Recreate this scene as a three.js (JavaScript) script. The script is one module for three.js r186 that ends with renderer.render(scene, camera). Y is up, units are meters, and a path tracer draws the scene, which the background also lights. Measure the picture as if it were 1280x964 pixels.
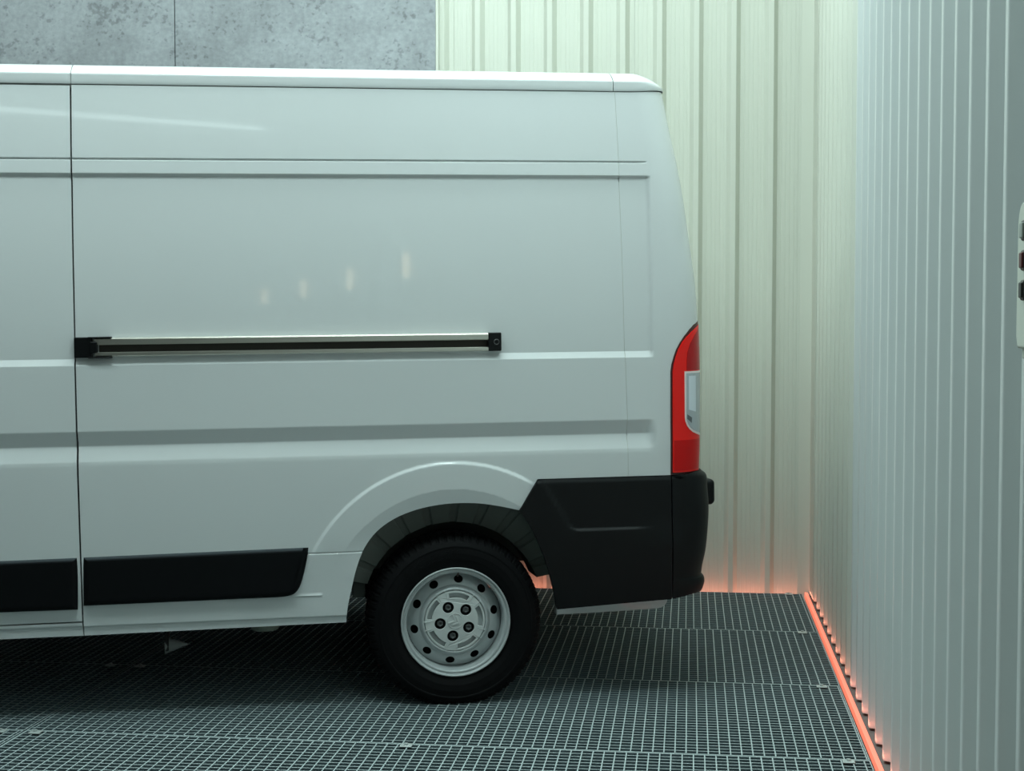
import * as THREE from 'three';
import { mergeGeometries } from 'three/addons/utils/BufferGeometryUtils.js';
import { RoundedBoxGeometry } from 'three/addons/geometries/RoundedBoxGeometry.js';
import { FontLoader } from 'three/addons/loaders/FontLoader.js';
import { TextGeometry } from 'three/addons/geometries/TextGeometry.js';
import { RectAreaLightUniformsLib } from 'three/addons/lights/RectAreaLightUniformsLib.js';
import { ImprovedNoise } from 'three/addons/math/ImprovedNoise.js';

// ------------------------------------------------------------------ camera, exposure, lights
const scene = new THREE.Scene();
scene.background = new THREE.Color(0, 0, 0);
const renderer = new THREE.WebGLRenderer({ antialias: true });
renderer.toneMapping = THREE.LinearToneMapping;
renderer.toneMappingExposure = 1.0;
renderer.shadowMap.enabled = true;
RectAreaLightUniformsLib.init();

const FOCAL = 1820;
const camera = new THREE.PerspectiveCamera(2 * Math.atan(482 / FOCAL) * 180 / Math.PI, 1280 / 964, 0.05, 60);
camera.position.set(0, 1.49, 0);
camera.rotation.order = 'YXZ';
camera.rotation.set(-Math.atan(82 / FOCAL), Math.atan(223 / FOCAL * Math.cos(Math.atan(82 / FOCAL))), 0);
scene.add(camera);

const CEIL = 5.5;
// ceiling tubes: [x, z, length, [r,g,b], intensity, turn, width]
const LAMPS = [
  { at: [-3.0, -6.1], len: 7.2, w: 0.22, color: [0.86, 1.0, 0.94], power: 20, turn: 0, label: 'long white ceiling tube lamp close to the back wall' },
  { at: [-1.9, -3.2], len: 4.6, w: 0.22, color: [0.80, 1.0, 0.985], power: 49, turn: 0, label: 'long white ceiling tube lamp in front of the parked van' },
  { at: [-0.3, -5.5], len: 3.8, w: 0.22, color: [0.82, 1.0, 0.97], power: 52, turn: Math.PI / 2, label: 'white ceiling tube lamp running along the right corrugated wall' },
  { at: [-0.8, 2.5], len: 2.7, w: 0.18, color: [0.80, 1.0, 1.0], power: 2.6, glow: 2.4, turn: 0, label: 'dimmer white ceiling tube lamp nearest the bay entrance' },
];
const CORAL = [1.0, 0.22, 0.13], WASH = [1.0, 0.29, 0.19];

// ------------------------------------------------------------------ helpers
let seed = 7;
function rnd() { seed = (seed * 1664525 + 1013904223) >>> 0; return seed / 4294967296; }
const used = {};
function numbered(n) { const k = used[n] || 0; used[n] = k + 1; return k ? `${n}_${String(k).padStart(3, '0')}` : n; }
function mesh(name, geo, mat, parent) {
  const g = Array.isArray(geo) ? join(geo) : geo;
  const m = new THREE.Mesh(g, mat);
  m.name = parent ? name : numbered(name);
  m.castShadow = true; m.receiveShadow = true;
  (parent || scene).add(m);
  return m;
}
function join(list) {
  return mergeGeometries(list.map(g => {
    const h = g.index ? g.toNonIndexed() : g;
    for (const k of Object.keys(h.attributes)) if (!['position', 'normal', 'uv'].includes(k)) h.deleteAttribute(k);
    if (!h.attributes.uv) h.setAttribute('uv', new THREE.BufferAttribute(new Float32Array(h.attributes.position.count * 2), 2));
    if (!h.attributes.normal) h.computeVertexNormals();
    return h;
  }));
}
function tag(o, label, category, group) {
  o.userData.label = label; o.userData.category = category;
  if (group) o.userData.group = group;
  return o;
}
function struct(o) { o.userData.kind = 'structure'; return o; }
function box(x0, x1, y0, y1, z0, z1) {
  const g = new THREE.BoxGeometry(x1 - x0, y1 - y0, z1 - z0);
  g.translate((x0 + x1) / 2, (y0 + y1) / 2, (z0 + z1) / 2);
  return g;
}
function rbox(x0, x1, y0, y1, z0, z1, r = 0.006, seg = 2) {
  const g = new RoundedBoxGeometry(x1 - x0, y1 - y0, z1 - z0, seg, r);
  g.translate((x0 + x1) / 2, (y0 + y1) / 2, (z0 + z1) / 2);
  return g;
}
const sstep = (a, b, x) => { const t = Math.min(1, Math.max(0, (x - a) / (b - a))); return t * t * (3 - 2 * t); };
const ramp = (a, b, x) => Math.min(1, Math.max(0, (x - a) / (b - a)));
function table(rows) { // smooth lookup through [key, value] rows, ascending keys
  return x => {
    const n = rows.length;
    if (x <= rows[0][0]) return rows[0][1];
    if (x >= rows[n - 1][0]) return rows[n - 1][1];
    let i = 0; while (x > rows[i + 1][0]) i++;
    const [x1, y1] = rows[i], [x2, y2] = rows[i + 1];
    const d = (y2 - y1) / (x2 - x1);
    const m1 = i > 0 ? ((y1 - rows[i - 1][1]) / (x1 - rows[i - 1][0]) + d) / 2 : d;
    const m2 = i < n - 2 ? ((rows[i + 2][1] - y2) / (rows[i + 2][0] - x2) + d) / 2 : d;
    const h = x2 - x1, t = (x - x1) / h;
    return (2 * t ** 3 - 3 * t * t + 1) * y1 + (t ** 3 - 2 * t * t + t) * h * m1 + (-2 * t ** 3 + 3 * t * t) * y2 + (t ** 3 - t * t) * h * m2;
  };
}
const P = (r, g, b, rough = 0.6, o = {}) => new THREE.MeshStandardMaterial({ color: new THREE.Color().setRGB(r, g, b), roughness: rough, ...o });

const noise = new ImprovedNoise();
function fbm(x, y, z, oct) { let s = 0, a = 1, n = 0; for (let i = 0; i < oct; i++) { s += a * noise.noise(x, y, z); n += a; a *= 0.55; x *= 2.03; y *= 2.03; z += 7.3; } return s / n; }
function dataTex(w, h, fn, srgb) {
  const d = new Uint8Array(w * h * 4);
  for (let j = 0; j < h; j++) for (let i = 0; i < w; i++) {
    const c = fn(i / w, j / h); const k = (j * w + i) * 4;
    d[k] = c[0] * 255; d[k + 1] = c[1] * 255; d[k + 2] = c[2] * 255; d[k + 3] = 255;
  }
  const t = new THREE.DataTexture(d, w, h);
  t.magFilter = THREE.LinearFilter; t.minFilter = THREE.LinearMipmapLinearFilter; t.generateMipmaps = true;
  t.wrapS = t.wrapT = THREE.RepeatWrapping;
  if (srgb) t.colorSpace = THREE.SRGBColorSpace;
  t.needsUpdate = true; return t;
}
const cl = v => Math.min(1, Math.max(0, v));

// ------------------------------------------------------------------ materials
const concreteTex = dataTex(2048, 2048, (u, v) => {
  const x = u * 22, y = v * 17.2;
  const big = fbm(x * 0.55, y * 0.55, 1.2, 4), mid = fbm(x * 2.2, y * 2.2, 4.1, 4), fine = fbm(x * 14, y * 14, 8.7, 3);
  const pit = sstep(0.20, 0.42, fbm(x * 12, y * 12, 3.3, 3) + 0.6 * fbm(x * 1.3, y * 1.3, 9.1, 2));
  const b = cl(0.63 + 0.09 * big + 0.07 * mid + 0.08 * fine - 0.10 * pit);
  return [b * 0.985, b * 1.0, b * 1.02];
}, true);
const M = {
  paint: new THREE.MeshPhysicalMaterial({ color: new THREE.Color().setRGB(0.70, 0.725, 0.73), roughness: 0.42, clearcoat: 0.75, clearcoatRoughness: 0.04 }),
  paintFar: P(0.70, 0.725, 0.73, 0.4),
  plastic: new THREE.MeshPhysicalMaterial({ color: new THREE.Color().setRGB(0.0022, 0.003, 0.0036), roughness: 0.45, specularIntensity: 0.5 }),
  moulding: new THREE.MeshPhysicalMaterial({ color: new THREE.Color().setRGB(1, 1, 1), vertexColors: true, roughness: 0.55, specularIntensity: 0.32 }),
  dark: P(0.006, 0.006, 0.006, 0.9),
  rubber: new THREE.MeshPhysicalMaterial({ color: new THREE.Color().setRGB(0.0022, 0.0024, 0.003), roughness: 0.62, specularIntensity: 0.32 }),
  liner: P(0.10, 0.11, 0.098, 0.85),
  steel: P(0.50, 0.535, 0.54, 0.42, { metalness: 0.2 }),
  cap: P(0.62, 0.65, 0.64, 0.45, { metalness: 0.1 }),
  chrome: P(0.62, 0.60, 0.54, 0.28, { metalness: 0.9 }),
  rust: P(0.05, 0.045, 0.036, 0.6, { metalness: 0.4 }),
  red: new THREE.MeshPhysicalMaterial({ color: new THREE.Color().setRGB(0.95, 0.010, 0.006), roughness: 0.3, specularIntensity: 0.4, clearcoat: 0.25, clearcoatRoughness: 0.05 }),
  redDeep: new THREE.MeshPhysicalMaterial({ color: new THREE.Color().setRGB(0.45, 0.003, 0.006), roughness: 0.3, specularIntensity: 0.4, clearcoat: 0.25, clearcoatRoughness: 0.05 }),
  redEdge: P(0.05, 0.004, 0.004, 0.4),
  clear: new THREE.MeshPhysicalMaterial({ color: new THREE.Color().setRGB(0.46, 0.50, 0.53), roughness: 0.2, clearcoat: 0.6 }),
  pinkTrim: P(0.92, 0.80, 0.78, 0.4),
  glass: new THREE.MeshPhysicalMaterial({ color: new THREE.Color().setRGB(0.02, 0.022, 0.024), roughness: 0.08 }),
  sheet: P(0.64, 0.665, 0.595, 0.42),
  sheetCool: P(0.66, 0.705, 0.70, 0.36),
  wall: P(0.45, 0.47, 0.44, 0.9),
  ceil: P(0.55, 0.57, 0.55, 0.9),
  pit: P(0.010, 0.012, 0.012, 0.8),
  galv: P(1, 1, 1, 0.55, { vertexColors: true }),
  clip: P(0.50, 0.55, 0.54, 0.45, { metalness: 0.3 }),
  concrete: new THREE.MeshStandardMaterial({ map: concreteTex, roughness: 0.6, color: new THREE.Color().setRGB(0.90, 0.94, 0.97) }),
  slab: P(0.09, 0.095, 0.092, 0.85),
  alu: P(0.6, 0.6, 0.6, 0.4, { metalness: 0.6 }),
  cream: P(0.66, 0.70, 0.62, 0.45),
  btnRed: P(0.10, 0.015, 0.015, 0.4), btnBlack: P(0.02, 0.022, 0.02, 0.4), btnGrey: P(0.34, 0.38, 0.35, 0.4),
  coral: P(0.5, 0.2, 0.15, 0.5, { emissive: new THREE.Color().setRGB(...CORAL), emissiveIntensity: 0.95 }),
};
M.wallX = M.wall;

// ------------------------------------------------------------------ the setting
const WX = 0.695, WZ = -8.065;              // trough planes of the right and back sheets
const floor = struct(mesh('floor', [box(-7.3, 1.0, -0.55, -0.42, -8.5, -2.92), box(-7.3, 1.0, -0.55, 0, -2.92, 6.3)], M.pit));
floor.material = M.slab;
// grating panels: flat bars on edge along X, square rods along Z
function grating(x0, x1, z0, z1, phase) {
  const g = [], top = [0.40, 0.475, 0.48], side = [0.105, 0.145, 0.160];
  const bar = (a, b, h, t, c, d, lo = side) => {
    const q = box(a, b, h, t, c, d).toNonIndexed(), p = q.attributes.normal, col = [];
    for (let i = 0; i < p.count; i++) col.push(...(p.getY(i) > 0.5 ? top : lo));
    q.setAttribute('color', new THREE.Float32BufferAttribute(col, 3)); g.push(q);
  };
  const n = Math.round((z1 - z0) / 0.034);
  for (let i = 0; i <= n; i++) { const z = z0 + (z1 - z0) * i / n; const e = (i === 0 || i === n) ? 0.0032 : 0.0025; bar(x0, x1, -0.03, 0, z - e, z + e); }
  for (let x = x0 + phase; x < x1; x += 0.0381) bar(x - 0.0022, x + 0.0022, -0.006, 0.0008, z0, z1);
  bar(x0, x0 + 0.004, -0.03, 0, z0, z1); bar(x1 - 0.004, x1, -0.03, 0, z0, z1);
  return mergeGeometries(g);
}
const rows = [[-7.995, -7.024], [-7.014, -5.992], [-5.983, -4.981], [-4.971, -3.955], [-3.945, -2.93]];
const colsX = [[-2.388, 0.612], [-5.395, -2.396], [-7.1, -5.403]];
const PH = [0.012, 0.027, 0.019, 0.006, 0.03];
rows.forEach(([z0, z1], r) => colsX.forEach(([x0, x1], c) => {
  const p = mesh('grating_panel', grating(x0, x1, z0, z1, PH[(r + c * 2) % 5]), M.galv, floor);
  if (c < 2) for (const x of [x1 - 0.075, (x0 + x1) / 2 - 0.03 * r, x0 + 0.05])
    mesh('fixing_clip', [rbox(x - 0.021, x + 0.021, 0.0012, 0.006, z0 + 0.005, z0 + 0.045, 0.002, 1), new THREE.CylinderGeometry(0.007, 0.007, 0.006, 10).translate(x, 0.009, z0 + 0.025)], M.clip, p);
}));

// trapezoidal sheet: u along the wall, d towards the room
const PITCH = 0.2, RIB = [[0, 0], [0.021, 0.038], [0.024, 0.04], [0.049, 0.04], [0.052, 0.038], [0.073, 0]];
function profile(u0, u1, phase) {
  const pts = [];
  const k0 = Math.floor((u0 - phase) / PITCH) - 1, k1 = Math.ceil((u1 - phase) / PITCH) + 1;
  for (let k = k0; k <= k1; k++) {
    const b = phase + k * PITCH - 0.0365;
    for (const [u, d] of RIB) pts.push([b + u, d]);
    for (const q of [0.094, 0.118, 0.142, 0.166, 0.185]) { pts.push([b + q, 0], [b + q + 0.0015, -0.0012], [b + q + 0.004, -0.0012], [b + q + 0.0055, 0]); }
  }
  const out = []; const at = u => { for (let i = 0; i + 1 < pts.length; i++) if (u >= pts[i][0] && u <= pts[i + 1][0]) { const t = (u - pts[i][0]) / (pts[i + 1][0] - pts[i][0] || 1); return pts[i][1] + t * (pts[i + 1][1] - pts[i][1]); } return 0; };
  out.push([u0, at(u0)]); for (const p of pts) if (p[0] > u0 + 1e-5 && p[0] < u1 - 1e-5) out.push(p); out.push([u1, at(u1)]);
  return out;
}
function sheetGeo(u0, u1, y0, y1, phase, place, flip) {
  const pr = profile(u0, u1, phase), T = 0.004, pos = [], nor = [], uv = [];
  const quad = (a, b, c, d, n) => { for (const p of [a, b, c, a, c, d]) { pos.push(...p); nor.push(...n); uv.push(p[0] + p[2], p[1]); } };
  for (let i = 0; i + 1 < pr.length; i++) {
    const [ua, da] = pr[i], [ub, db] = pr[i + 1], L = Math.hypot(ub - ua, db - da) || 1;
    const n = place(-(db - da) / L, 0, (ub - ua) / L, true);
    const A = place(ua, y0, da), B = place(ub, y0, db), C = place(ub, y1, db), D = place(ua, y1, da);
    const m = n.map(v => -v);
    const A2 = place(ua, y0, da - T), B2 = place(ub, y0, db - T), C2 = place(ub, y1, db - T), D2 = place(ua, y1, da - T);
    if (!flip) { quad(A, B, C, D, n); quad(B2, A2, D2, C2, m); quad(A2, B2, B, A, [0, -1, 0]); }
    else { quad(B, A, D, C, n); quad(A2, B2, C2, D2, m); quad(B2, A2, A, B, [0, -1, 0]); }
  }
  const g = new THREE.BufferGeometry();
  g.setAttribute('position', new THREE.Float32BufferAttribute(pos, 3));
  g.setAttribute('normal', new THREE.Float32BufferAttribute(nor, 3));
  g.setAttribute('uv', new THREE.Float32BufferAttribute(uv, 2));
  return g;
}
const backPlace = (u, y, d, dir) => dir ? [u, y, d] : [u, y, WZ + d];
const rightPlace = (u, y, d, dir) => dir ? [-d, y, u] : [WX - d, y, u];      // u = z
const leftPlace = (u, y, d, dir) => dir ? [d, y, -u] : [-7.1 + d, y, -u];
const wallBack = struct(mesh('wall_back', box(-7.5, 1.0, -0.55, CEIL + 0.2, -8.35, -8.09), M.wall));
const BACKPH = -1.175;
for (let k = 0; k < 3; k++) mesh('corrugated_sheet', sheetGeo(Math.max(-1.46, 0.69 - (k + 1)), 0.69 - k - (k ? 0.001 : 0), -0.04, CEIL, BACKPH, backPlace, false), M.sheet, wallBack);
// dark grey concrete-look boards left of the sheets
struct(mesh('trim_2', rbox(-1.401, -1.386, 0.0, CEIL, -8.064, -7.9835, 0.002, 1), M.sheet));
const boards = [[-2.888, -1.4015], [-4.384, -2.893], [-5.88, -4.389], [-7.1, -5.885]];
boards.forEach(([x0, x1], i) => {
  const b = mesh('concrete_board', rbox(x0, x1, 0.02, CEIL, -8.022, -7.985, 0.003, 1), M.concrete, wallBack);
  const uv = b.geometry.attributes.uv, po = b.geometry.attributes.position;
  for (let j = 0; j < uv.count; j++) uv.setXY(j, (po.getX(j) + 7.2) / 7.4, po.getY(j) / 5.8);
});
const wallRight = struct(mesh('wall_right', box(0.72, 1.0, -0.55, CEIL + 0.2, -8.35, 6.3), M.wall));
const RIGHTPH = -3.185;
for (let k = 0; k < 14; k++) {
  const z0 = -8.06 + k * 1.0, z1 = Math.min(z0 + 0.999, 6.0);
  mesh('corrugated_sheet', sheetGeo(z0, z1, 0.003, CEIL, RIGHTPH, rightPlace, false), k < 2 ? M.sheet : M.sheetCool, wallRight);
}
struct(mesh('trim_3', box(0.6415, 0.73, -0.06, -0.008, -8.0, -2.0), P(0.13, 0.13, 0.125, 0.8)));
struct(mesh('trim_1', [rbox(0.585, 0.6545, -0.04, CEIL, -8.022, -8.018, 0.0015, 1), rbox(0.6505, 0.6545, 0.012, CEIL, -8.022, -7.77, 0.0015, 1)], M.sheet));
struct(mesh('wall_left', box(-7.5, -7.12, -0.55, CEIL + 0.2, -8.35, 6.3), M.wall));
struct(mesh('wall_front', box(-7.5, 1.0, -0.55, CEIL + 0.2, 6.0, 6.3), P(0.10, 0.105, 0.10, 0.9)));
struct(mesh('ceiling', box(-7.5, 1.0, CEIL, CEIL + 0.2, -8.35, 6.3), M.ceil));

// ------------------------------------------------------------------ the van
const van = new THREE.Group();
van.name = 'van';
tag(van, 'white panel van with black bumper and red tail light parked on the floor gratings', 'van');
scene.add(van);
van.position.set(-0.8864, 0, -5.4556);
van.rotation.order = 'YXZ';
van.rotation.set(0, 16 * Math.PI / 180, 0.011);

const tumble = y => y > 1.35 ? -0.085 * Math.pow((y - 1.35) / 1.05, 1.8) : y > 1.0 ? 0 : -0.03 * Math.pow((1.0 - y) / 0.67, 1.5);
const RC = 0.14, LOOK = 0.28, WIDTH = 2.05;
const rearEdge = table([[0.3, 0.99], [0.6, 0.995], [0.885, 1.003], [1.042, 1.007], [1.292, 1.008], [1.479, 1.003], [1.635, 0.993], [1.791, 0.974], [1.947, 0.956], [2.103, 0.932], [2.228, 0.908], [2.339, 0.89], [2.38, 0.882], [2.5, 0.86]]);
const W0 = [0.0, 0.34];           // centre of the arch swage
function feature(x, y) {
  let f = 0;
  // recessed window blank field above the belt ledge
  const inX = 1 - sstep(0.774, 0.793, x);
  f -= 0.012 * inX * ramp(1.337, 1.362, y) * (1 - ramp(2.031, 2.041, y));
  // thin groove and step above the drip moulding
  const inG = 1 - sstep(0.765, 0.775, x);
  f -= 0.007 * inG * (ramp(2.0895, 2.0915, y) * (1 - ramp(2.0955, 2.0975, y)));
  // lower swage: turns under, then comes out again
  const inB = 1 - sstep(0.765, 0.80, x);
  f -= 0.021 * inB * (0.5 * ramp(0.985, 1.040, y) + 0.5 * sstep(0.965, 1.040, y)) * (1 - ramp(1.042, 1.094, y));
  // arch flare
  const r = Math.hypot(x - W0[0], (y - W0[1]) * 0.985);
  const a = sstep(0.46, 0.70, y) * (1 - sstep(0.26, 0.34, x));
  f += 0.008 * a * (1 - sstep(0.590, 0.606, r));
  f -= 0.014 * sstep(0.52, 0.70, y) * (1 - ramp(0.435, 0.498, r));
  // sill seam, sill step and the short pressed line behind the moulding
  if (x > -0.60) f -= 0.004 * (1 - Math.min(1, Math.abs(y - 0.6165) / 0.004));
  else f -= 0;
  f -= 0.008 * (1 - sstep(0.368, 0.374, y));
  f += 0.004 * (1 - Math.min(1, Math.abs(y - 0.4555) / 0.005)) * sstep(-0.63, -0.61, x) * (1 - sstep(-0.505, -0.495, x));
  return f;
}
function makeMap(edge, off, feat, tumb = tumble) {
  return (s, y) => {
    const xr = edge(y), x0 = xr - RC, zt = tumb(y) + off;
    if (s <= x0) return [s, y, zt + (feat ? feat(s, y) : 0)];
    const q = RC * Math.PI / 2;
    if (s <= x0 + q) { const p = (s - x0) / RC; return [x0 + RC * Math.sin(p), y, zt - RC * (1 - Math.cos(p))]; }
    return [xr, y, zt - RC - (s - x0 - q)];
  };
}
const bodyMap = makeMap(rearEdge, 0, feature);
function sOf(a, y, edge = rearEdge) {     // distance along the skin at which the corner is seen at abscissa a
  const x0 = edge(y) - RC;
  if (a <= x0) return a;
  let lo = 0, hi = 1.28;
  for (let i = 0; i < 40; i++) { const p = (lo + hi) / 2; (x0 + RC * Math.sin(p) - RC * (1 - Math.cos(p)) * LOOK < a) ? lo = p : hi = p; }
  return x0 + RC * lo;
}
function clipCell(poly, x0, x1, y0, y1) {
  let p = poly;
  for (const [ax, v, sg] of [[0, x0, 1], [0, x1, -1], [1, y0, 1], [1, y1, -1]]) {
    const o = [];
    for (let i = 0; i < p.length; i++) {
      const a = p[i], b = p[(i + 1) % p.length], da = (a[ax] - v) * sg, db = (b[ax] - v) * sg;
      if (da >= 0) o.push(a);
      if ((da > 0 && db < 0) || (da < 0 && db > 0)) { const t = da / (da - db); o.push([a[0] + t * (b[0] - a[0]), a[1] + t * (b[1] - a[1])]); }
    }
    p = o; if (!p.length) return p;
  }
  return p;
}
function inside(poly, x, y) {
  let c = false;
  for (let i = 0, j = poly.length - 1; i < poly.length; j = i++) {
    const a = poly[i], b = poly[j];
    if ((a[1] > y) !== (b[1] > y) && x < (b[0] - a[0]) * (y - a[1]) / (b[1] - a[1]) + a[0]) c = !c;
  }
  return c;
}
function lines(a, b, d, extra = []) {
  const n = Math.max(1, Math.ceil((b - a) / d)), s = [];
  for (let i = 0; i <= n; i++) s.push(a + (b - a) * i / n);
  for (const [p, q, e] of extra) for (let v = p; v <= q + 1e-9; v += e) if (v > a && v < b) s.push(v);
  s.sort((u, v) => u - v);
  return s.filter((v, i) => i === 0 || v - s[i - 1] > 0.0006);
}
// a pressed panel: the outline is filled with a fine mesh laid on the surface `map`, its edges turned in by `rim`
function panel(outline, map, { dx = 0.03, dy = 0.02, ex = [], ey = [], rim = 0.02, mirror = false } = {}) {
  if (THREE.ShapeUtils.area(outline.map(p => new THREE.Vector2(...p))) < 0) outline = outline.slice().reverse();
  const xs0 = outline.map(p => p[0]), ys0 = outline.map(p => p[1]);
  const X = lines(Math.min(...xs0), Math.max(...xs0), dx, ex), Y = lines(Math.min(...ys0), Math.max(...ys0), dy, ey);
  const pos = [], nor = [];
  const cache = new Map();
  const vert = (s, y) => {
    const k = s.toFixed(5) + ',' + y.toFixed(5);
    let v = cache.get(k);
    if (!v) {
      const e = 0.0012, p = map(s, y), a = map(s + e, y), b = map(s - e, y), c = map(s, y + e), d = map(s, y - e);
      const n = new THREE.Vector3(a[0] - b[0], a[1] - b[1], a[2] - b[2]).cross(new THREE.Vector3(c[0] - d[0], c[1] - d[1], c[2] - d[2])).normalize();
      v = [p, [n.x, n.y, n.z]]; cache.set(k, v);
    }
    return v;
  };
  const tri = (a, b, c) => { for (const q of [a, b, c]) { const v = vert(q[0], q[1]); pos.push(...v[0]); nor.push(...v[1]); } };
  for (let i = 0; i + 1 < X.length; i++) for (let j = 0; j + 1 < Y.length; j++) {
    const x0 = X[i], x1 = X[i + 1], y0 = Y[j], y1 = Y[j + 1];
    let hit = false;
    for (let k = 0; k < outline.length && !hit; k++) {
      const a = outline[k], b = outline[(k + 1) % outline.length];
      if (Math.max(a[0], b[0]) < x0 || Math.min(a[0], b[0]) > x1 || Math.max(a[1], b[1]) < y0 || Math.min(a[1], b[1]) > y1) continue;
      hit = true;
    }
    if (!hit) { if (inside(outline, (x0 + x1) / 2, (y0 + y1) / 2)) { tri([x0, y0], [x1, y0], [x1, y1]); tri([x0, y0], [x1, y1], [x0, y1]); } continue; }
    const p = clipCell(outline, x0, x1, y0, y1);
    if (p.length < 3) continue;
    const f = THREE.ShapeUtils.triangulateShape(p.map(q => new THREE.Vector2(...q)), []);
    for (const t of f) tri(p[t[0]], p[t[1]], p[t[2]]);
  }
  if (rim) for (let k = 0; k < outline.length; k++) {
    const a = outline[k], b = outline[(k + 1) % outline.length], L = Math.hypot(b[0] - a[0], b[1] - a[1]);
    const n = Math.max(1, Math.ceil(L / 0.03));
    for (let i = 0; i < n; i++) {
      const p = [a[0] + (b[0] - a[0]) * i / n, a[1] + (b[1] - a[1]) * i / n], q = [a[0] + (b[0] - a[0]) * (i + 1) / n, a[1] + (b[1] - a[1]) * (i + 1) / n];
      const [vp, np] = vert(...p), [vq, nq] = vert(...q);
      const ip = vp.map((c, m) => c - np[m] * rim), iq = vq.map((c, m) => c - nq[m] * rim);
      const e1 = new THREE.Vector3(vq[0] - vp[0], vq[1] - vp[1], vq[2] - vp[2]).cross(new THREE.Vector3(...np)).normalize();
      for (const w of [vp, ip, iq, vp, iq, vq]) { pos.push(...w); nor.push(e1.x, e1.y, e1.z); }
    }
  }
  if (mirror) {
    for (let i = 2; i < pos.length; i += 3) { pos[i] = -WIDTH - pos[i]; nor[i] = -nor[i]; }
    for (let i = 0; i < pos.length; i += 9) for (let c = 0; c < 3; c++) { [pos[i + 3 + c], pos[i + 6 + c]] = [pos[i + 6 + c], pos[i + 3 + c]]; [nor[i + 3 + c], nor[i + 6 + c]] = [nor[i + 6 + c], nor[i + 3 + c]]; }
  }
  const g = new THREE.BufferGeometry();
  g.setAttribute('position', new THREE.Float32BufferAttribute(pos, 3));
  g.setAttribute('normal', new THREE.Float32BufferAttribute(nor, 3));
  const uv = new Float32Array(pos.length / 3 * 2); for (let i = 0; i < uv.length / 2; i++) { uv[2 * i] = pos[3 * i]; uv[2 * i + 1] = pos[3 * i + 1]; }
  g.setAttribute('uv', new THREE.BufferAttribute(uv, 2));
  return g;
}
function smoothLine(pts, n = 6) { const c = new THREE.CatmullRomCurve3(pts.map(p => new THREE.Vector3(p[0], p[1], 0)), false, 'centripetal'); return c.getPoints((pts.length - 1) * n).map(v => [v.x, v.y]); }

const arch = smoothLine([[-0.409, 0.345], [-0.404, 0.40], [-0.387, 0.479], [-0.368, 0.555], [-0.337, 0.631], [-0.291, 0.691], [-0.226, 0.737], [-0.14, 0.770], [-0.048, 0.787], [0.028, 0.791], [0.105, 0.787], [0.183, 0.774], [0.256, 0.757]], 4);
const rearSeam = smoothLine([[0.662, 2.367], [0.667, 2.1], [0.674, 1.637], [0.677, 1.36], [0.684, 1.1], [0.686, 0.876]], 5);
const fineY = [[0.362, 0.38, 0.003], [0.448, 0.462, 0.003], [0.608, 0.626, 0.002], [0.96, 1.1, 0.007], [1.33, 1.368, 0.003], [2.028, 2.046, 0.0015], [2.084, 2.104, 0.0015]];
const sideOutline = [[-1.3775, 2.367], ...rearSeam, [0.329, 0.875], ...arch.slice().reverse(), [-1.3735, 0.337]];
mesh('side_panel', panel(sideOutline, bodyMap, { dx: 0.02, dy: 0.012, ey: [...fineY, [0.5, 0.97, 0.006]], ex: [[-0.65, 0.36, 0.006]] }), M.paint, van);
mesh('sliding_door', panel([[-2.655, 2.364], [-1.3835, 2.364], [-1.381, 1.45], [-1.3815, 1.0], [-1.379, 0.393], [-2.655, 0.389]], bodyMap, { dx: 0.08, dy: 0.02, ey: fineY }), M.paint, van);
mesh('sill', panel([[-3.7, 0.385], [-1.3795, 0.387], [-1.3765, 0.337], [-3.7, 0.333]], bodyMap, { dx: 0.1, dy: 0.008 }), M.paint, van);
const smax = y => rearEdge(y) - RC + RC * Math.PI / 2 + 0.1;
const rise = s => 0.014 * sstep(0.72, 0.92, s);
const cornerOutline = [...rearSeam.map(([x, y]) => [x + 0.0012, y]), [smax(0.876), 0.876], ...[1.1, 1.4, 1.7, 2.0, 2.2, 2.34].map(y => [smax(y), y]), [smax(2.38), 2.381], [0.93, 2.381], [0.87, 2.367 + rise(0.87)], [0.82, 2.367 + rise(0.82)], [0.77, 2.367 + rise(0.77)], [0.72, 2.367]];
mesh('corner_panel', panel(cornerOutline, bodyMap, { dx: 0.012, dy: 0.015, ey: fineY }), M.paint, van);
mesh('seam_sealant', panel([...rearSeam.map(([x, y]) => [x - 0.006, y]), ...rearSeam.slice().reverse().map(([x, y]) => [x + 0.008, y])], makeMap(rearEdge, -0.0022, feature), { dx: 0.008, dy: 0.02, rim: 0, ey: fineY }), P(0.62, 0.62, 0.5, 0.7), van);
mesh('roof_gutter', panel([[-3.5, 2.36], [0.86, 2.36], [0.86, 2.376], [-3.5, 2.376]], makeMap(rearEdge, -0.006), { dx: 0.04, dy: 0.01, rim: 0 }), P(0.30, 0.31, 0.30, 0.7), van);
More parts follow.
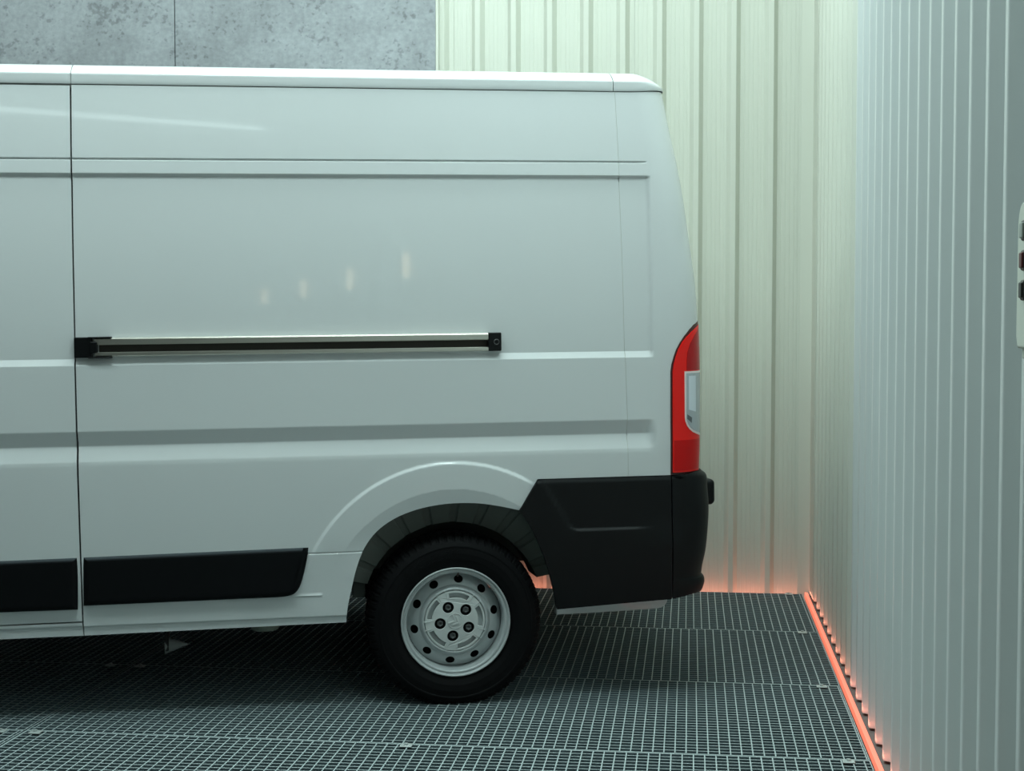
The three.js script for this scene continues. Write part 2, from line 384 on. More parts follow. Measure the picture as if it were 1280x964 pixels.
// cab, ahead of the frame
const cab = [[-2.66, 2.364], [-2.66, 0.389], [-3.62, 0.389], [-3.66, 0.6], [-3.7, 0.75], [-4.35, 0.75], [-4.45, 0.5], [-4.95, 0.5], [-4.98, 1.05], [-4.55, 1.32], [-3.95, 1.95], [-3.55, 2.364]];
mesh('cab_side', panel(cab, bodyMap, { dx: 0.08, dy: 0.03 }), M.paint, van);
mesh('cab_window', panel([[-2.85, 2.0], [-2.85, 1.45], [-4.2, 1.40], [-3.85, 1.9], [-3.78, 2.0]], makeMap(rearEdge, 0.004, feature), { dx: 0.1, dy: 0.05 }), M.glass, van);
for (const [nm, o] of [['cab_side', cab], ['far_side', [[-2.655, 2.364], [smax(2.36), 2.364], ...[2.2, 1.9, 1.6, 1.3, 0.876].map(y => [smax(y), y]), [0.42, 0.875], [0.36, 0.60], [0.1, 0.78], [-0.14, 0.77], [-0.33, 0.63], [-0.40, 0.345], [-2.655, 0.337]]]])
  mesh(nm, panel(o, bodyMap, { dx: 0.06, dy: 0.03, mirror: true, rim: 0 }), M.paintFar, van);
{ // nose: bonnet, windscreen and grille face across the width
  const line = [[-3.55, 2.36], [-3.95, 1.95], [-4.55, 1.32], [-4.98, 1.05], [-4.95, 0.5], [-4.9, 0.42]];
  const strip = (a, b) => { const g = new THREE.PlaneGeometry(1, 1); const z0 = -0.09, z1 = -WIDTH + 0.09; const pos = [a[0], a[1], z0, a[0], a[1], z1, b[0], b[1], z0, b[0], b[1], z1]; g.setAttribute('position', new THREE.Float32BufferAttribute(pos, 3)); g.computeVertexNormals(); return g; };
  mesh('bonnet', [strip(line[2], line[3]), strip(line[3], line[4])], M.paintFar, van);
  mesh('windscreen', [strip(line[0], line[1]), strip(line[1], line[2])], M.glass, van);
}
// dark structure behind the skins
const hole = (cx, cy, r, a0, a1, n) => Array.from({ length: n + 1 }, (_, i) => { const a = a0 + (a1 - a0) * i / n; return [cx + r * Math.cos(a), cy + r * Math.sin(a)]; });
{
  const o = [[-3.6, 2.355], [0.80, 2.355], [0.85, 1.6], [0.86, 0.47], [0.50, 0.47], ...hole(0.012, 0.36, 0.475, 0.24, Math.PI - 0.1, 20), [-0.47, 0.40], [-3.65, 0.40], [-3.7, 0.8], [-4.3, 0.8], [-4.4, 0.5], [-4.85, 0.5], [-4.9, 1.03], [-4.5, 1.27], [-3.9, 1.9]];
  const g = new THREE.ExtrudeGeometry(new THREE.Shape(o.map(p => new THREE.Vector2(...p))), { depth: WIDTH - 0.24, bevelEnabled: false });
  g.translate(0, 0, -WIDTH + 0.12);
  mesh('body_shell', g, M.dark, van);
}
// rear doors
for (const sgn of [0, 1]) {
  const ys = [0.876, 1.1, 1.4, 1.7, 2.0, 2.2, 2.34, 2.362], half = y => rearEdge(y) - RC + RC * Math.PI / 2;
  const q = sgn ? 0.885 : 0.882;
  const o = [...ys.map(y => [half(y) + 0.104, y]), ...ys.slice().reverse().map(y => [half(y) + q + tumble(y), y])];
  mesh('rear_door', panel(o, bodyMap, { dx: 0.2, dy: 0.03, mirror: !!sgn }), M.paint, van);
}
// roof: a rounded edge ring with a flat cap
const sideProf = [[0.003, 0], [0.0045, 0.08], [0.0042, 0.30], [0.0025, 0.46], [-0.004, 0.535], [-0.020, 0.66], [-0.042, 0.82], [-0.068, 0.94], [-0.11, 1.01], [-0.2, 1.07]];
const rearProf = [[0.003, 0], [0.0042, 0.06], [0.0035, 0.14], [-0.004, 0.24], [-0.014, 0.36], [-0.034, 0.56], [-0.064, 0.74], [-0.105, 0.88], [-0.18, 0.98], [-0.32, 1.07]];
const dense = (pr, n) => new THREE.CatmullRomCurve3(pr.map(p => new THREE.Vector3(p[0], p[1] * 0.0845, 0)), false, 'centripetal').getPoints(n).map(v => [v.x, v.y]);
const SP = dense(sideProf, 36), RP = dense(rearProf, 36);
function roofRing(list) {   // list of [base point, inward dir, blend to the rear profile, base rise]
  const pos = [], idx = [], n = SP.length;
  for (const [b, d, t, up] of list) for (let j = 0; j < n; j++) {
    const o = SP[j][0] * (1 - t) + RP[j][0] * t, h = SP[j][1] * (1 - t) + RP[j][1] * t;
    pos.push(b[0] - d[0] * o, 2.3705 + up + h * (1 - up / 0.0845), b[1] - d[1] * o);
  }
  for (let i = 0; i + 1 < list.length; i++) for (let j = 0; j + 1 < n; j++) { const a = i * n + j, c = a + n; idx.push(a, c, c + 1, a, c + 1, a + 1); }
  const g = new THREE.BufferGeometry();
  g.setAttribute('position', new THREE.Float32BufferAttribute(pos, 3)); g.setIndex(idx); g.computeVertexNormals();
  return g;
}
{
  const yb = 2.37, xr = rearEdge(yb), x0 = xr - RC, zt = tumble(yb);
  const at = s => { const p = bodyMap(s, yb); const a = Math.min(1, Math.max(0, (s - x0) / (RC * Math.PI / 2))) * Math.PI / 2; return [[p[0], s <= x0 ? zt : p[2]], [-Math.sin(a), -Math.cos(a)], sstep(0.0, 0.85, a / (Math.PI / 2)), rise(s)]; };
  const far = r => [[r[0][0], -WIDTH - r[0][1]], [r[1][0], -r[1][1]], r[2], r[3]];
  const cap = (xa, xb, z) => { const g = box(xa, xb, 2.40, 2.3725 + 0.0845 * 1.07, -WIDTH + z, -z); return g; };
  const plain = (a, b) => { const l = []; for (let i = 0; i <= 12; i++) l.push(at(a + (b - a) * i / 12)); return l; };
  const two = l => [roofRing(l), roofRing(l.map(far).reverse())];
  mesh('roof_panel', [...two(plain(-3.55, -1.3795)), box(-3.55, -1.3795, 2.40, 2.4629, -WIDTH + 0.28, -0.28)], M.paint, van);
  mesh('roof_panel', [...two(plain(-1.3775, 0.6545)), box(-1.3775, 0.6545, 2.40, 2.4629, -WIDTH + 0.28, -0.28)], M.paint, van);
  const l = []; for (let i = 0; i <= 60; i++) l.push(at(0.657 + (x0 + RC * Math.PI / 2 + 0.8 - 0.657) * i / 60));
  l[60][0][1] = -WIDTH / 2;
  mesh('rear_roof_cap', [roofRing([...l, ...l.map(far).reverse()]), box(0.657, xr - 0.38, 2.40, 2.4629, -WIDTH + 0.28, -0.28)], M.paint, van);
  mesh('roof_skin', new THREE.PlaneGeometry(4.2, 1.6).rotateX(-Math.PI / 2).translate(-1.45, 2.4625, -WIDTH / 2), M.paintFar, van);
}
// black side mouldings
function moulding(pts, y0) {
  const sh = new THREE.Shape(pts.map(p => new THREE.Vector2(p[0], p[1] - y0)));
  const g = new THREE.ExtrudeGeometry(sh, { depth: 0.004, bevelEnabled: true, bevelThickness: 0.015, bevelSize: 0.022, bevelOffset: -0.022, bevelSegments: 8, curveSegments: 8 });
  { // top-edge highlight painted into the vertex colours where the bevel faces up
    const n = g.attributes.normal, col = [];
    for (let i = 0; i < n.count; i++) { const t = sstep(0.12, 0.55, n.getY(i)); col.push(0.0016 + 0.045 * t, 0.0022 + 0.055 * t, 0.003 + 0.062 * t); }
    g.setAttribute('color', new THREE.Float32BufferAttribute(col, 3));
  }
  g.rotateX(-0.05); g.translate(0, y0, tumble(y0) - 0.002);
  return g;
}
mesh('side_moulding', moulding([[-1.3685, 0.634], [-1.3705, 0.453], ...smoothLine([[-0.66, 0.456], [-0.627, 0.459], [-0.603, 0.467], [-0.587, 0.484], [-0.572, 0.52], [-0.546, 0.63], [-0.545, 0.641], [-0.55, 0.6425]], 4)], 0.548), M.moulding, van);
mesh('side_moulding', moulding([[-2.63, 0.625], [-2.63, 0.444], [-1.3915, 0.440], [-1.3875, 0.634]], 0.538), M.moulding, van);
// sliding door rail
{
  const zb = -0.0165, xa = -1.305, xb = 0.144;
  const lip = (pts) => { const g = new THREE.ExtrudeGeometry(new THREE.Shape(pts.map(p => new THREE.Vector2(...p))), { depth: xb - xa, bevelEnabled: false }); g.rotateY(Math.PI / 2); g.translate(xa, 0, -0.009); return g; };
  // shape x -> -z, y stays
  const up = lip([[-0.020, 1.4130], [-0.0225, 1.4155], [-0.0225, 1.4335], [-0.016, 1.4385], [0.016, 1.4395], [0.016, 1.4345], [-0.013, 1.4330], [-0.0165, 1.4300], [-0.0165, 1.4130]]);
  const lo = lip([[-0.020, 1.3865], [-0.0225, 1.3845], [-0.0225, 1.3745], [-0.017, 1.3705], [0.016, 1.3700], [0.016, 1.3745], [-0.013, 1.3755], [-0.0165, 1.378], [-0.0165, 1.3865]]);
  const rail = mesh('door_rail', [up, lo], M.chrome, van);
  mesh('rail_channel', box(xa + 0.012, xb, 1.372, 1.436, zb, -0.010), M.rust, rail);
  const capm = mesh('rail_end_cap', rbox(0.142, 0.1925, 1.3705, 1.4405, -0.018, 0.016, 0.004), M.plastic, van);
  mesh('screw', new THREE.TorusGeometry(0.0095, 0.0025, 8, 20).translate(0.173, 1.404, 0.0165), P(0.05, 0.05, 0.05, 0.4), capm);
  const br = mesh('roller_bracket', [rbox(-1.379, -1.316, 1.3665, 1.4415, -0.02, 0.012, 0.003), rbox(-1.33, -1.246, 1.4375, 1.4425, -0.02, 0.016, 0.002, 1), rbox(-1.33, -1.246, 1.364, 1.369, -0.02, 0.016, 0.002, 1), rbox(-1.322, -1.296, 1.385, 1.425, -0.01, 0.02, 0.004)], M.plastic, van);
  mesh('roller', new THREE.CylinderGeometry(0.011, 0.011, 0.04, 16).translate(-1.309, 1.404, 0.004), M.dark, br);
}
// bumper
const archR = smoothLine([[0.256, 0.754], [0.293, 0.702], [0.331, 0.623], [0.361, 0.543], [0.386, 0.448], [0.402, 0.366]], 5);
const bumpFeature = (x, y) => {
  // crease running down from the front top corner and then level
  const edge = table([[0.60, 0.60], [0.674, 0.475], [0.687, 0.455], [0.729, 0.432], [0.792, 0.392], [0.862, 0.352], [0.9, 0.33]]);
  const fx = sstep(-0.012, 0.012, x - edge(y)), fy = sstep(0.667, 0.683, y), fade = 1 - sstep(0.70, 0.80, x);
  let f = -0.009 * Math.min(fx, 1) * fy * fade - 0.009 * (1 - fade) * sstep(0.60, 0.72, y);
  f -= 0.008 * Math.pow(sstep(0.85, 0.876, y), 2) * (1 - sstep(0.84, 0.9, x));
  return f;
};
const bumpTumble = y => -0.02 * Math.pow(Math.max(0, (0.75 - y) / 0.4), 2);
const bumpEdge = table([[0.37, 0.985], [0.395, 1.008], [0.412, 1.019], [0.461, 1.0195], [0.467, 1.0125], [0.480, 1.0125], [0.567, 1.028], [0.66, 1.037], [0.71, 1.04], [0.758, 1.04], [0.82, 1.035], [0.853, 1.034], [0.872, 1.026], [0.886, 1.006]]);
const bumpMap = makeMap(bumpEdge, 0.014, bumpFeature, bumpTumble);
mesh('bumper_side', panel([[0.329, 0.8715], [0.8565, 0.8725], [0.8585, 0.388], [0.64, 0.378], ...archR.slice().reverse()], bumpMap, { dx: 0.012, dy: 0.01, rim: 0.03, ey: [[0.66, 0.69, 0.003]] }), M.plastic, van);
for (const mir of [false, true]) {
  const sm = 0.9 + 0.06 + 0.9;
  const o = [[0.861, 0.873], ...smoothLine([[0.93, 0.880], [0.98, 0.886], [sm, 0.886]], 3), [sm, 0.40], [0.95, 0.402], [0.863, 0.389]];
  mesh('bumper_corner', panel(o, bumpMap, { dx: 0.03, dy: 0.008, rim: 0.03, mirror: mir, ey: [[0.46, 0.48, 0.003]] }), M.plastic, van);
}
mesh('bumper_step', rbox(0.96, 1.104, 0.724, 0.829, -WIDTH + 0.22, -0.22, 0.02, 4), M.plastic, van);
{ // pale rail under the floor behind the wheel
  const sh = new THREE.Shape(); sh.moveTo(0.43, 0.44); sh.lineTo(0.43, 0.319); sh.lineTo(0.55, 0.320); sh.lineTo(0.83, 0.326); sh.quadraticCurveTo(0.872, 0.328, 0.876, 0.36); sh.lineTo(0.88, 0.44);
  const g = new THREE.ExtrudeGeometry(sh, { depth: 0.05, bevelEnabled: true, bevelSize: 0.004, bevelThickness: 0.004, bevelSegments: 2 }); g.translate(0, 0, -0.20);
  mesh('floor_rail', g, M.paint, van);
}
// tail light
{
  const R = y => rearEdge(y) - RC + RC * 1.62;
  const left = [[0.968, 1.474], [0.952, 1.461], [0.935, 1.443], [0.914, 1.418], [0.896, 1.393], [0.880, 1.365], [0.870, 1.338], [0.861, 1.308], [0.857, 1.279], [0.856, 1.1], [0.856, 0.877]];
  const edgeOutline = [...left.map(([a, y]) => [sOf(a, y), y]), ...[0.877, 1.1, 1.3, 1.474].map(y => [R(y), y])];
  const back = mesh('tail_light', panel(edgeOutline, makeMap(rearEdge, 0.003), { dx: 0.008, dy: 0.012, rim: 0.02 }), M.redEdge, van);
  const lens = left.map(([a, y]) => [a + 0.0075, y === 0.877 ? 0.886 : y - 0.012 * sstep(1.38, 1.47, y)]);
  const lo = [...lens.map(([a, y]) => [sOf(Math.min(a, 0.972), y), y]), ...[0.886, 1.1, 1.3, 1.46].map(y => [R(y) - 0.006, y])];
  const l = mesh('red_lens', panel(lo, makeMap(rearEdge, 0.008), { dx: 0.008, dy: 0.012, rim: 0.02 }), M.red, back);
  const dp = [[0.970, 1.46], [0.953, 1.42], [0.935, 1.388], [0.924, 1.355], [0.921, 1.32], [0.921, 1.283]];
  mesh('dark_red_lens', panel([...dp.map(([a, y]) => [sOf(a, y), y]), ...[1.283, 1.4, 1.455].map(y => [R(y) - 0.008, y])], makeMap(rearEdge, 0.0095), { dx: 0.008, dy: 0.012, rim: 0.01 }), M.redDeep, back);
  const low = [[0.868, 1.0], [0.868, 0.893]];
  mesh('dark_red_lens', panel([[sOf(0.868, 1), 1.012], [sOf(0.868, 0.9), 0.893], [R(0.9) - 0.008, 0.893], [R(1.0) - 0.008, 1.012]], makeMap(rearEdge, 0.009), { dx: 0.008, dy: 0.02, rim: 0.01 }), new THREE.MeshPhysicalMaterial({ color: new THREE.Color().setRGB(0.62, 0.006, 0.006), roughness: 0.3, specularIntensity: 0.4 }), back);
  const ringO = [[0.912, 1.280], [0.912, 1.10], [0.914, 1.085], [0.921, 1.067], [0.931, 1.053], [0.944, 1.041], [0.958, 1.033], [0.969, 1.026]];
  const ringI = [[0.9185, 1.2725], [0.9185, 1.10], [0.920, 1.088], [0.926, 1.073], [0.935, 1.060], [0.947, 1.049], [0.960, 1.041], [0.970, 1.035]];
  mesh('lens_trim', panel([...ringO.map(([a, y]) => [sOf(a, y), y]), [R(1.03) - 0.004, 1.02], [R(1.28) - 0.004, 1.280]], makeMap(rearEdge, 0.0105), { dx: 0.008, dy: 0.01, rim: 0.01 }), M.pinkTrim, back);
  mesh('bulb_shade', [panel([[sOf(0.921, 1.11), 1.112], [sOf(0.921, 1.1), 1.094], [sOf(0.938, 1.08), 1.078], [sOf(0.94, 1.1), 1.098]], makeMap(rearEdge, 0.0142), { dx: 0.01, dy: 0.01, rim: 0.004 })], P(0.12, 0.13, 0.14, 0.5), back);
  mesh('lens_reflector', [panel([[sOf(0.927, 1.26), 1.262], [sOf(0.927, 1.1), 1.13], [sOf(0.955, 1.1), 1.12], [sOf(0.955, 1.26), 1.262]], makeMap(rearEdge, 0.0138), { dx: 0.01, dy: 0.02, rim: 0.004 })], P(0.74, 0.80, 0.86, 0.2), back);
  mesh('clear_lens', panel([...ringI.map(([a, y]) => [sOf(a, y), y]), [R(1.03) - 0.006, 1.03], [R(1.28) - 0.006, 1.2725]], makeMap(rearEdge, 0.0125), { dx: 0.008, dy: 0.01, rim: 0.008 }), M.clear, back);
}
// wheel arch liner
{
  const pos = [], idx = [], N = 240, D = [[-0.03, 0.475], [-0.05, 0.468], [-0.10, 0.412], [-0.15, 0.356], [-0.30, 0.35]];
  const a0 = 0.36, a1 = Math.PI - 0.36;
  for (let i = 0; i <= N; i++) { const a = a0 + (a1 - a0) * i / N; const t = (a * 180 / Math.PI % 15) / 15; const rib = sstep(0.08, 0.14, t) * (1 - sstep(0.80, 0.86, t)); for (const [z, r] of D) { const rr = r, zz = z + (z < -0.04 && z > -0.2 ? 0.012 * rib : 0); pos.push(0.012 + rr * Math.cos(a), 0.345 + rr * Math.sin(a), zz); } }
  for (let i = 0; i < N; i++) for (let j = 0; j < 4; j++) { const a = i * 5 + j, b = a + 5; idx.push(a, a + 1, b + 1, a, b + 1, b); }
  const g = new THREE.BufferGeometry(); g.setAttribute('position', new THREE.Float32BufferAttribute(pos, 3)); g.setIndex(idx);
  const gg = g.toNonIndexed(); gg.computeVertexNormals();
  const wall = new THREE.Shape([[-0.43, 0.47], [0.43, 0.485], ...hole(0.012, 0.345, 0.456, a0, a1, 40)].map(p => new THREE.Vector2(...p)));
  const w = new THREE.ExtrudeGeometry(wall, { depth: 0.01, bevelEnabled: false }); w.translate(0, 0, -0.47);
  mesh('wheel_arch_liner', [gg, w], M.liner, van);
  mesh('spring_hanger', rbox(-0.375, -0.325, 0.40, 0.53, -0.30, -0.22, 0.01), P(0.10, 0.11, 0.10, 0.8), van);
  mesh('leaf_spring', [box(-0.75, 0.30, 0.395, 0.408, -0.62, -0.55), box(-0.55, 0.25, 0.380, 0.394, -0.62, -0.55)], M.dark, van);
  mesh('rear_axle', new THREE.CylinderGeometry(0.04, 0.04, 1.3, 16).rotateX(Math.PI / 2).translate(0.013, 0.33, -WIDTH / 2), M.dark, van);
  const cone = new THREE.ConeGeometry(0.034, 0.09, 20).rotateZ(-Math.PI / 2).translate(-1.045, 0.268, -0.13);
  const jb = mesh('jacking_bracket', cone, P(0.16, 0.165, 0.16, 0.8), van);
  mesh('stem', rbox(-1.09, -1.075, 0.25, 0.41, -0.16, -0.10, 0.004), M.dark, jb);
  mesh('floor_plug', [new THREE.CylinderGeometry(0.058, 0.05, 0.03, 28).translate(-0.715, 0.322, -0.16), new THREE.CylinderGeometry(0.03, 0.03, 0.10, 16).translate(-0.715, 0.375, -0.16)], P(0.22, 0.24, 0.20, 0.7), van);
}

// ------------------------------------------------------------------ wheel
const font = await new FontLoader().loadAsync('fonts/droid/droid_sans_bold.typeface.json');
function addWheel(cx, cz, turn) {
  const put = g => { if (turn) g.rotateY(Math.PI); g.translate(cx, 0.322, cz); return g; };
  // tyre
  const prof = [[0.206, -0.020], [0.214, -0.010], [0.224, -0.004], [0.245, 0.004], [0.268, 0.006], [0.290, 0.003], [0.292, 0.0045], [0.296, 0.0045], [0.298, 0.002], [0.312, -0.005], [0.322, -0.012], [0.331, -0.022], [0.338, -0.036], [0.3415, -0.055], [0.342, -0.075], [0.335, -0.078], [0.335, -0.086], [0.3425, -0.089], [0.3425, -0.105], [0.336, -0.108], [0.336, -0.116], [0.3425, -0.119], [0.342, -0.150], [0.338, -0.170], [0.322, -0.194], [0.29, -0.204], [0.25, -0.2], [0.206, -0.186]];
  const N = 576, pos = [], idx = [], n = prof.length;
  for (let i = 0; i <= N; i++) {
    const a = i / N * Math.PI * 2, t = (i % 9) / 9;
    const slot = t < 0.3 ? 1 : 0, sipe = (i % 9) === 5 ? 1 : 0;
    prof.forEach(([r, z], j) => {
      let rr = r;
      if (j >= 10 && j <= 14) rr -= 0.0045 * slot + 0.0015 * sipe;
      if (j === 17 || j === 18) rr -= 0.005 * slot;
      const x = rr * Math.cos(a); let y = rr * Math.sin(a); let zz = z;
      if (y < -0.3205) { const d = -0.3205 - y; y = -0.3205; if (j > 4 && j < 12) zz += d * 0.3; }
      pos.push(x, y, zz);
    });
  }
  for (let i = 0; i < N; i++) for (let j = 0; j + 1 < n; j++) { const a = i * n + j, b = a + n; idx.push(a, b, b + 1, a, b + 1, a + 1); }
  let g = new THREE.BufferGeometry(); g.setAttribute('position', new THREE.Float32BufferAttribute(pos, 3)); g.setIndex(idx); g = g.toNonIndexed(); g.computeVertexNormals();
  const tyre = mesh('tyre', put(g), M.rubber, van);
  if (!turn) {
    const letters = [];
    const word = (s, size, r, mid, step) => { [...s].forEach((c, i) => { const t = new TextGeometry(c, { font, size, depth: 0.0022, curveSegments: 3 }); t.computeBoundingBox(); t.translate(-(t.boundingBox.min.x + t.boundingBox.max.x) / 2, 0, 0); t.translate(0, r, 0); t.rotateZ(mid - (i - (s.length - 1) / 2) * step); t.translate(0, 0, 0.0045); letters.push(t); }); };
    word('MICHELIN', 0.030, 0.250, 0.38, 0.108);
    mesh('raised_lettering', put(join(letters)), M.rubber, tyre);
  }
  // rim
  const lathe = (pr, seg = 96) => { const h = new THREE.LatheGeometry(pr.map(p => new THREE.Vector2(p[0], p[1])), seg); h.rotateX(Math.PI / 2); return h; };
  const rimG = lathe([[0.206, -0.018], [0.212, -0.012], [0.2135, -0.004], [0.211, 0.001], [0.207, -0.001], [0.204, -0.010], [0.2015, -0.012], [0.199, -0.009], [0.194, -0.0095], [0.1905, -0.013], [0.1885, -0.022], [0.1875, -0.05], [0.1872, -0.09]].map(([r, z]) => [r, z]));
  const R0 = 0.1385, R1 = 0.1850, RH = 0.1595;
  const cone = (a, r, back) => { const t = (r - R0) / (R1 - R0); return [r * Math.cos(a), r * Math.sin(a), -0.050 - 0.026 * (0.35 * t + 0.65 * t * t) - (back ? 0.004 : 0)]; };
  const dp = [];
  for (let k = 0; k < 10; k++) {
    const a = Math.PI / 2 - 0.115 - k * Math.PI / 5, half = Math.PI / 10;
    const out = []; for (let i = 0; i <= 12; i++) out.push([-half + 2 * half * i / 12, R0]); for (let i = 1; i < 4; i++) out.push([half, R0 + (R1 - R0) * i / 4]);
    for (let i = 12; i >= 0; i--) out.push([-half + 2 * half * i / 12, R1]); for (let i = 3; i >= 1; i--) out.push([-half, R0 + (R1 - R0) * i / 4]);
    const hl = []; for (let i = 0; i < 26; i++) { const t = -i / 26 * Math.PI * 2; hl.push([0.0178 / RH * Math.cos(t), RH + 0.0145 * Math.sin(t)]); }
    const all = [...out, ...hl];
    const V = q => q.map(([u, w]) => new THREE.Vector2(u * RH, w));
    for (const f of THREE.ShapeUtils.triangulateShape(V(out), [V(hl)])) {
      const [p, q, w] = f.map(i => cone(a + all[i][0], all[i][1]));
      const up = (q[0] - p[0]) * (w[1] - p[1]) - (q[1] - p[1]) * (w[0] - p[0]) > 0;
      dp.push(...p, ...(up ? q : w), ...(up ? w : q));
    }
    for (let i = 0; i < 26; i++) { const A = hl[i], B = hl[(i + 1) % 26], p = cone(a + A[0], A[1]), q = cone(a + B[0], B[1]), p2 = cone(a + A[0], A[1], 1), q2 = cone(a + B[0], B[1], 1); dp.push(...p, ...p2, ...q2, ...p, ...q2, ...q); }
  }
  const dg = new THREE.BufferGeometry(); dg.setAttribute('position', new THREE.Float32BufferAttribute(dp, 3)); dg.computeVertexNormals();
  { const q = dg.attributes.position, m = dg.attributes.normal; for (let i = 0; i < q.count; i += 3) if (m.getZ(i) > 0.3) for (let c = 0; c < 3; c++) { const x = q.getX(i + c), y = q.getY(i + c), rr = Math.hypot(x, y), t = (rr - R0) / (R1 - R0), sl = 0.026 / (R1 - R0) * (0.35 + 1.3 * t), L = Math.hypot(1, sl); m.setXYZ(i + c, x / rr * sl / L, y / rr * sl / L, 1 / L); } }
  const dome = lathe([[0.1395, -0.050], [0.136, -0.046], [0.131, -0.036], [0.126, -0.030], [0.121, -0.030], [0.118, -0.036], [0.117, -0.045], [0.02, -0.045]]);
  const wheel = mesh('wheel_rim', [put(rimG), put(dg), put(dome)], M.steel, van);
  mesh('brake_drum', put(new THREE.CylinderGeometry(0.185, 0.185, 0.05, 40).rotateX(Math.PI / 2).translate(0, 0, -0.125)), M.dark, van);
  // hub cap with five nut wells and five shallow windows
  const cap = new THREE.Shape(); cap.absarc(0, 0, 0.116, 0, Math.PI * 2, false);
  const nutA = k => Math.PI / 2 + 0.463 - k * Math.PI * 2 / 5;
  for (let k = 0; k < 5; k++) {
    const a = nutA(k), h = new THREE.Path(); h.absarc(0.0592 * Math.cos(a), 0.0592 * Math.sin(a), 0.0232, 0, Math.PI * 2, true); cap.holes.push(h);
    const m = a - Math.PI / 5, w = 0.40, s = new THREE.Path();
    s.absarc(0, 0, 0.1105, m - w, m + w, false); s.absarc(0, 0, 0.0895, m + w, m - w, true); s.closePath(); cap.holes.push(s);
  }
  const cg = new THREE.ExtrudeGeometry(cap, { depth: 0.008, bevelEnabled: true, bevelSize: 0.0012, bevelThickness: 0.0012, bevelSegments: 1, curveSegments: 24 });
  { const q = cg.attributes.position; for (let i = 0; i < q.count; i++) { const r = Math.hypot(q.getX(i), q.getY(i)); q.setZ(i, q.getZ(i) - 0.038 + 0.006 * (1 - (r / 0.116) ** 2)); } cg.computeVertexNormals(); }
  const ridges = [];
  for (let k = 0; k < 5; k++) for (const e of [-0.16, 0.16]) { const b = rbox(0.088, 0.124, -0.0012, 0.0012, -0.032, -0.026, 0.0008, 1); b.rotateZ(nutA(k) + e * 0.9); ridges.push(b); }
  mesh('hub_cap', [put(cg), ...ridges.map(put)], M.cap, wheel);
  for (let k = 0; k < 5; k++) {
    const a = nutA(k), x = 0.0592 * Math.cos(a), y = 0.0592 * Math.sin(a);
    const well = new THREE.CylinderGeometry(0.0236, 0.0236, 0.004, 28).rotateX(Math.PI / 2).translate(x, y, -0.043);
    mesh('nut_well', put(well), M.dark, wheel);
    const nut = lathe([[0.0125, -0.042], [0.0125, -0.030], [0.0115, -0.028], [0.0105, -0.027], [0.0068, -0.027], [0.006, -0.033], [0.0001, -0.033]], 6).translate(x, y, 0);
    mesh('wheel_nut', put(nut), P(0.11, 0.12, 0.12, 0.45, { metalness: 0.2 }), wheel);
  }
  // round badge with two stacked chevrons
  const chev = dy => { const s = new THREE.Shape([[-0.0185, -0.012], [0, 0.006], [0.0185, -0.012], [0.0185, -0.005], [0, 0.014], [-0.0185, -0.005]].map(([x, y]) => new THREE.Vector2(x, y + dy))); const h = new THREE.ExtrudeGeometry(s, { depth: 0.003, bevelEnabled: true, bevelSize: 0.0006, bevelThickness: 0.0006, bevelSegments: 1 }); return h; };
  const badge = [lathe([[0.031, -0.029], [0.031, -0.0225], [0.029, -0.0215], [0.0278, -0.0235], [0.0001, -0.0235]], 40)];
  for (const dy of [0.004, -0.011]) { const c = chev(dy); c.rotateZ(-2.04); c.translate(0, 0, -0.0232); badge.push(c); }
  mesh('hub_badge', badge.map(put), M.cap, wheel);
  if (!turn) mesh('tyre_valve', [put(new THREE.CylinderGeometry(0.004, 0.005, 0.024, 12).rotateX(1.1).translate(0.012, 0.183, -0.018))], P(0.04, 0.025, 0.02, 0.6), wheel);
}
addWheel(0.013, -0.056, false);
addWheel(0.013, -WIDTH + 0.056, true);
addWheel(-4.02, -0.056, false);
addWheel(-4.02, -WIDTH + 0.056, true);

// ------------------------------------------------------------------ control box on the right wall
{
  const t = new THREE.Group(); t.name = 'control_box';
  tag(t, 'cream wall box with a column of pill-shaped buttons at the right edge of the photo', 'control box');
  t.position.set(0.655, 1.43, -2.80); scene.add(t);
  // local: +x towards the wall, z towards the camera
  const sh = new THREE.Shape(); const Hh = 0.272;
  sh.moveTo(0.01, 0.012); sh.lineTo(0.22, 0.012); sh.lineTo(0.22, Hh); sh.lineTo(0.045, Hh); sh.quadraticCurveTo(0.010, Hh, 0.004, Hh - 0.035); sh.lineTo(0, 0.06); sh.lineTo(0.0, 0.03);
  const g = new THREE.ExtrudeGeometry(sh, { depth: 0.05, bevelEnabled: true, bevelSize: 0.004, bevelThickness: 0.004, bevelSegments: 3 });
  g.rotateY(-Math.PI / 2); g.translate(0.0, 0, 0);      // face at x = -0.05, shape x becomes z
  mesh('housing', g, M.cream, t);
  mesh('lower_bracket', rbox(-0.045, 0.035, -0.012, 0.012, 0.004, 0.22, 0.004), M.cream, t);
  for (let c = 0; c < 3; c++) [[0.222, M.btnGrey], [0.168, M.btnRed], [0.114, M.btnBlack]].forEach(([y, m]) => {
    const z = 0.064 + c * 0.06;
    const frame = mesh('button_frame', rbox(-0.060, -0.05, y - 0.019, y + 0.019, z - 0.016, z + 0.016, 0.005), M.btnBlack, t);
    mesh('button', rbox(-0.0635, -0.056, y - 0.0145, y + 0.0145, z - 0.012, z + 0.012, 0.003), m, frame);
  });
}

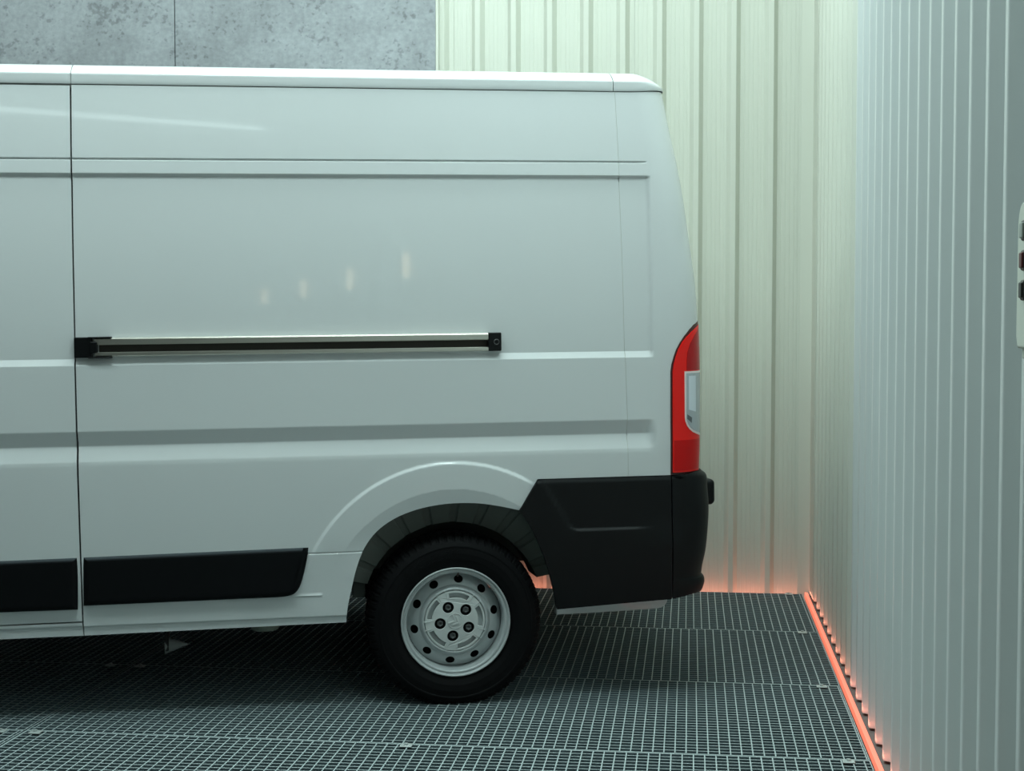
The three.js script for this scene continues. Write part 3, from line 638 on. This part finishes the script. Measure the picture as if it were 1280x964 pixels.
// ------------------------------------------------------------------ coral light strips in the floor gap
function strip(geo, label, x, y, z, w, h, look, power) {
  const s = tag(mesh('light_strip', geo, M.coral), label, 'light strip');
  s.castShadow = false;
  const L = new THREE.RectAreaLight(new THREE.Color().setRGB(...WASH), power, w, h);
  L.position.set(x, y, z); L.lookAt(x + look[0], y + look[1], z + look[2]); L.name = 'strip_glow';
  scene.add(L);
  return s;
}
strip([box(0.6235, 0.640, -0.02, 0.010, -7.99, -1.2)], 'glowing coral light strip on the floor along the right corrugated wall', 0.647, 0.012, -4.6, 6.8, 0.006, [1, 1.0, 0], 8);
strip([box(-7.0, 0.60, -0.125, -0.105, -8.02, -8.0)], 'coral light strip glowing from the floor gap along the back wall', -2.6, -0.10, -8.01, 6.4, 0.018, [0, 1, -0.45], 25);

// ------------------------------------------------------------------ four small warm lamps along the right wall, behind the camera
[-1.14, 0.08, 1.3, 2.55].forEach((z, i) => {
  const t = new THREE.Group(); t.name = numbered('wall_lamp'); t.position.set(0.655, 2.42, z); scene.add(t);
  tag(t, ['small warm upright wall lamp nearest the control box', 'second small warm upright wall lamp from the control box', 'third small warm upright wall lamp from the control box', 'small warm upright wall lamp farthest from the control box'][i], 'lamp');
  mesh('bracket', rbox(-0.06, -0.002, -0.16, 0.16, -0.03, 0.03, 0.006), M.alu, t);
  mesh('glowing_tube', new THREE.CapsuleGeometry(0.02, 0.26, 6, 14).translate(-0.085, 0, 0), P(0.8, 0.7, 0.55, 0.5, { emissive: new THREE.Color().setRGB(1, 0.78, 0.48), emissiveIntensity: 4.0 }), t);
  const L = new THREE.RectAreaLight(new THREE.Color().setRGB(1, 0.80, 0.52), 5.0, 0.036, 0.28); L.position.set(0.655 - 0.107, 2.42, z); L.lookAt(-3, 2.42, z); scene.add(L);
});

// ------------------------------------------------------------------ ceiling tubes
for (const l of LAMPS) {
  const t = new THREE.Group(); t.name = numbered('ceiling_lamp'); t.position.set(l.at[0], CEIL - 0.09, l.at[1]); t.rotation.y = l.turn; scene.add(t);
  tag(t, l.label, 'lamp');
  mesh('housing', rbox(-l.len / 2, l.len / 2, 0.0, 0.089, -l.w / 2, l.w / 2, 0.01), M.alu, t);
  const c = new THREE.Color().setRGB(...l.color);
  mesh('diffuser', rbox(-l.len / 2 + 0.02, l.len / 2 - 0.02, -0.02, 0.004, -l.w / 2 + 0.01, l.w / 2 - 0.01, 0.008), P(0.8, 0.8, 0.8, 0.5, { emissive: c, emissiveIntensity: l.glow || 4 }), t);
  const L = new THREE.RectAreaLight(c, l.power, l.len - 0.04, l.w - 0.02);
  L.position.set(l.at[0], CEIL - 0.115, l.at[1]); L.lookAt(l.at[0], 0, l.at[1]); scene.add(L);
}
renderer.render(scene, camera);
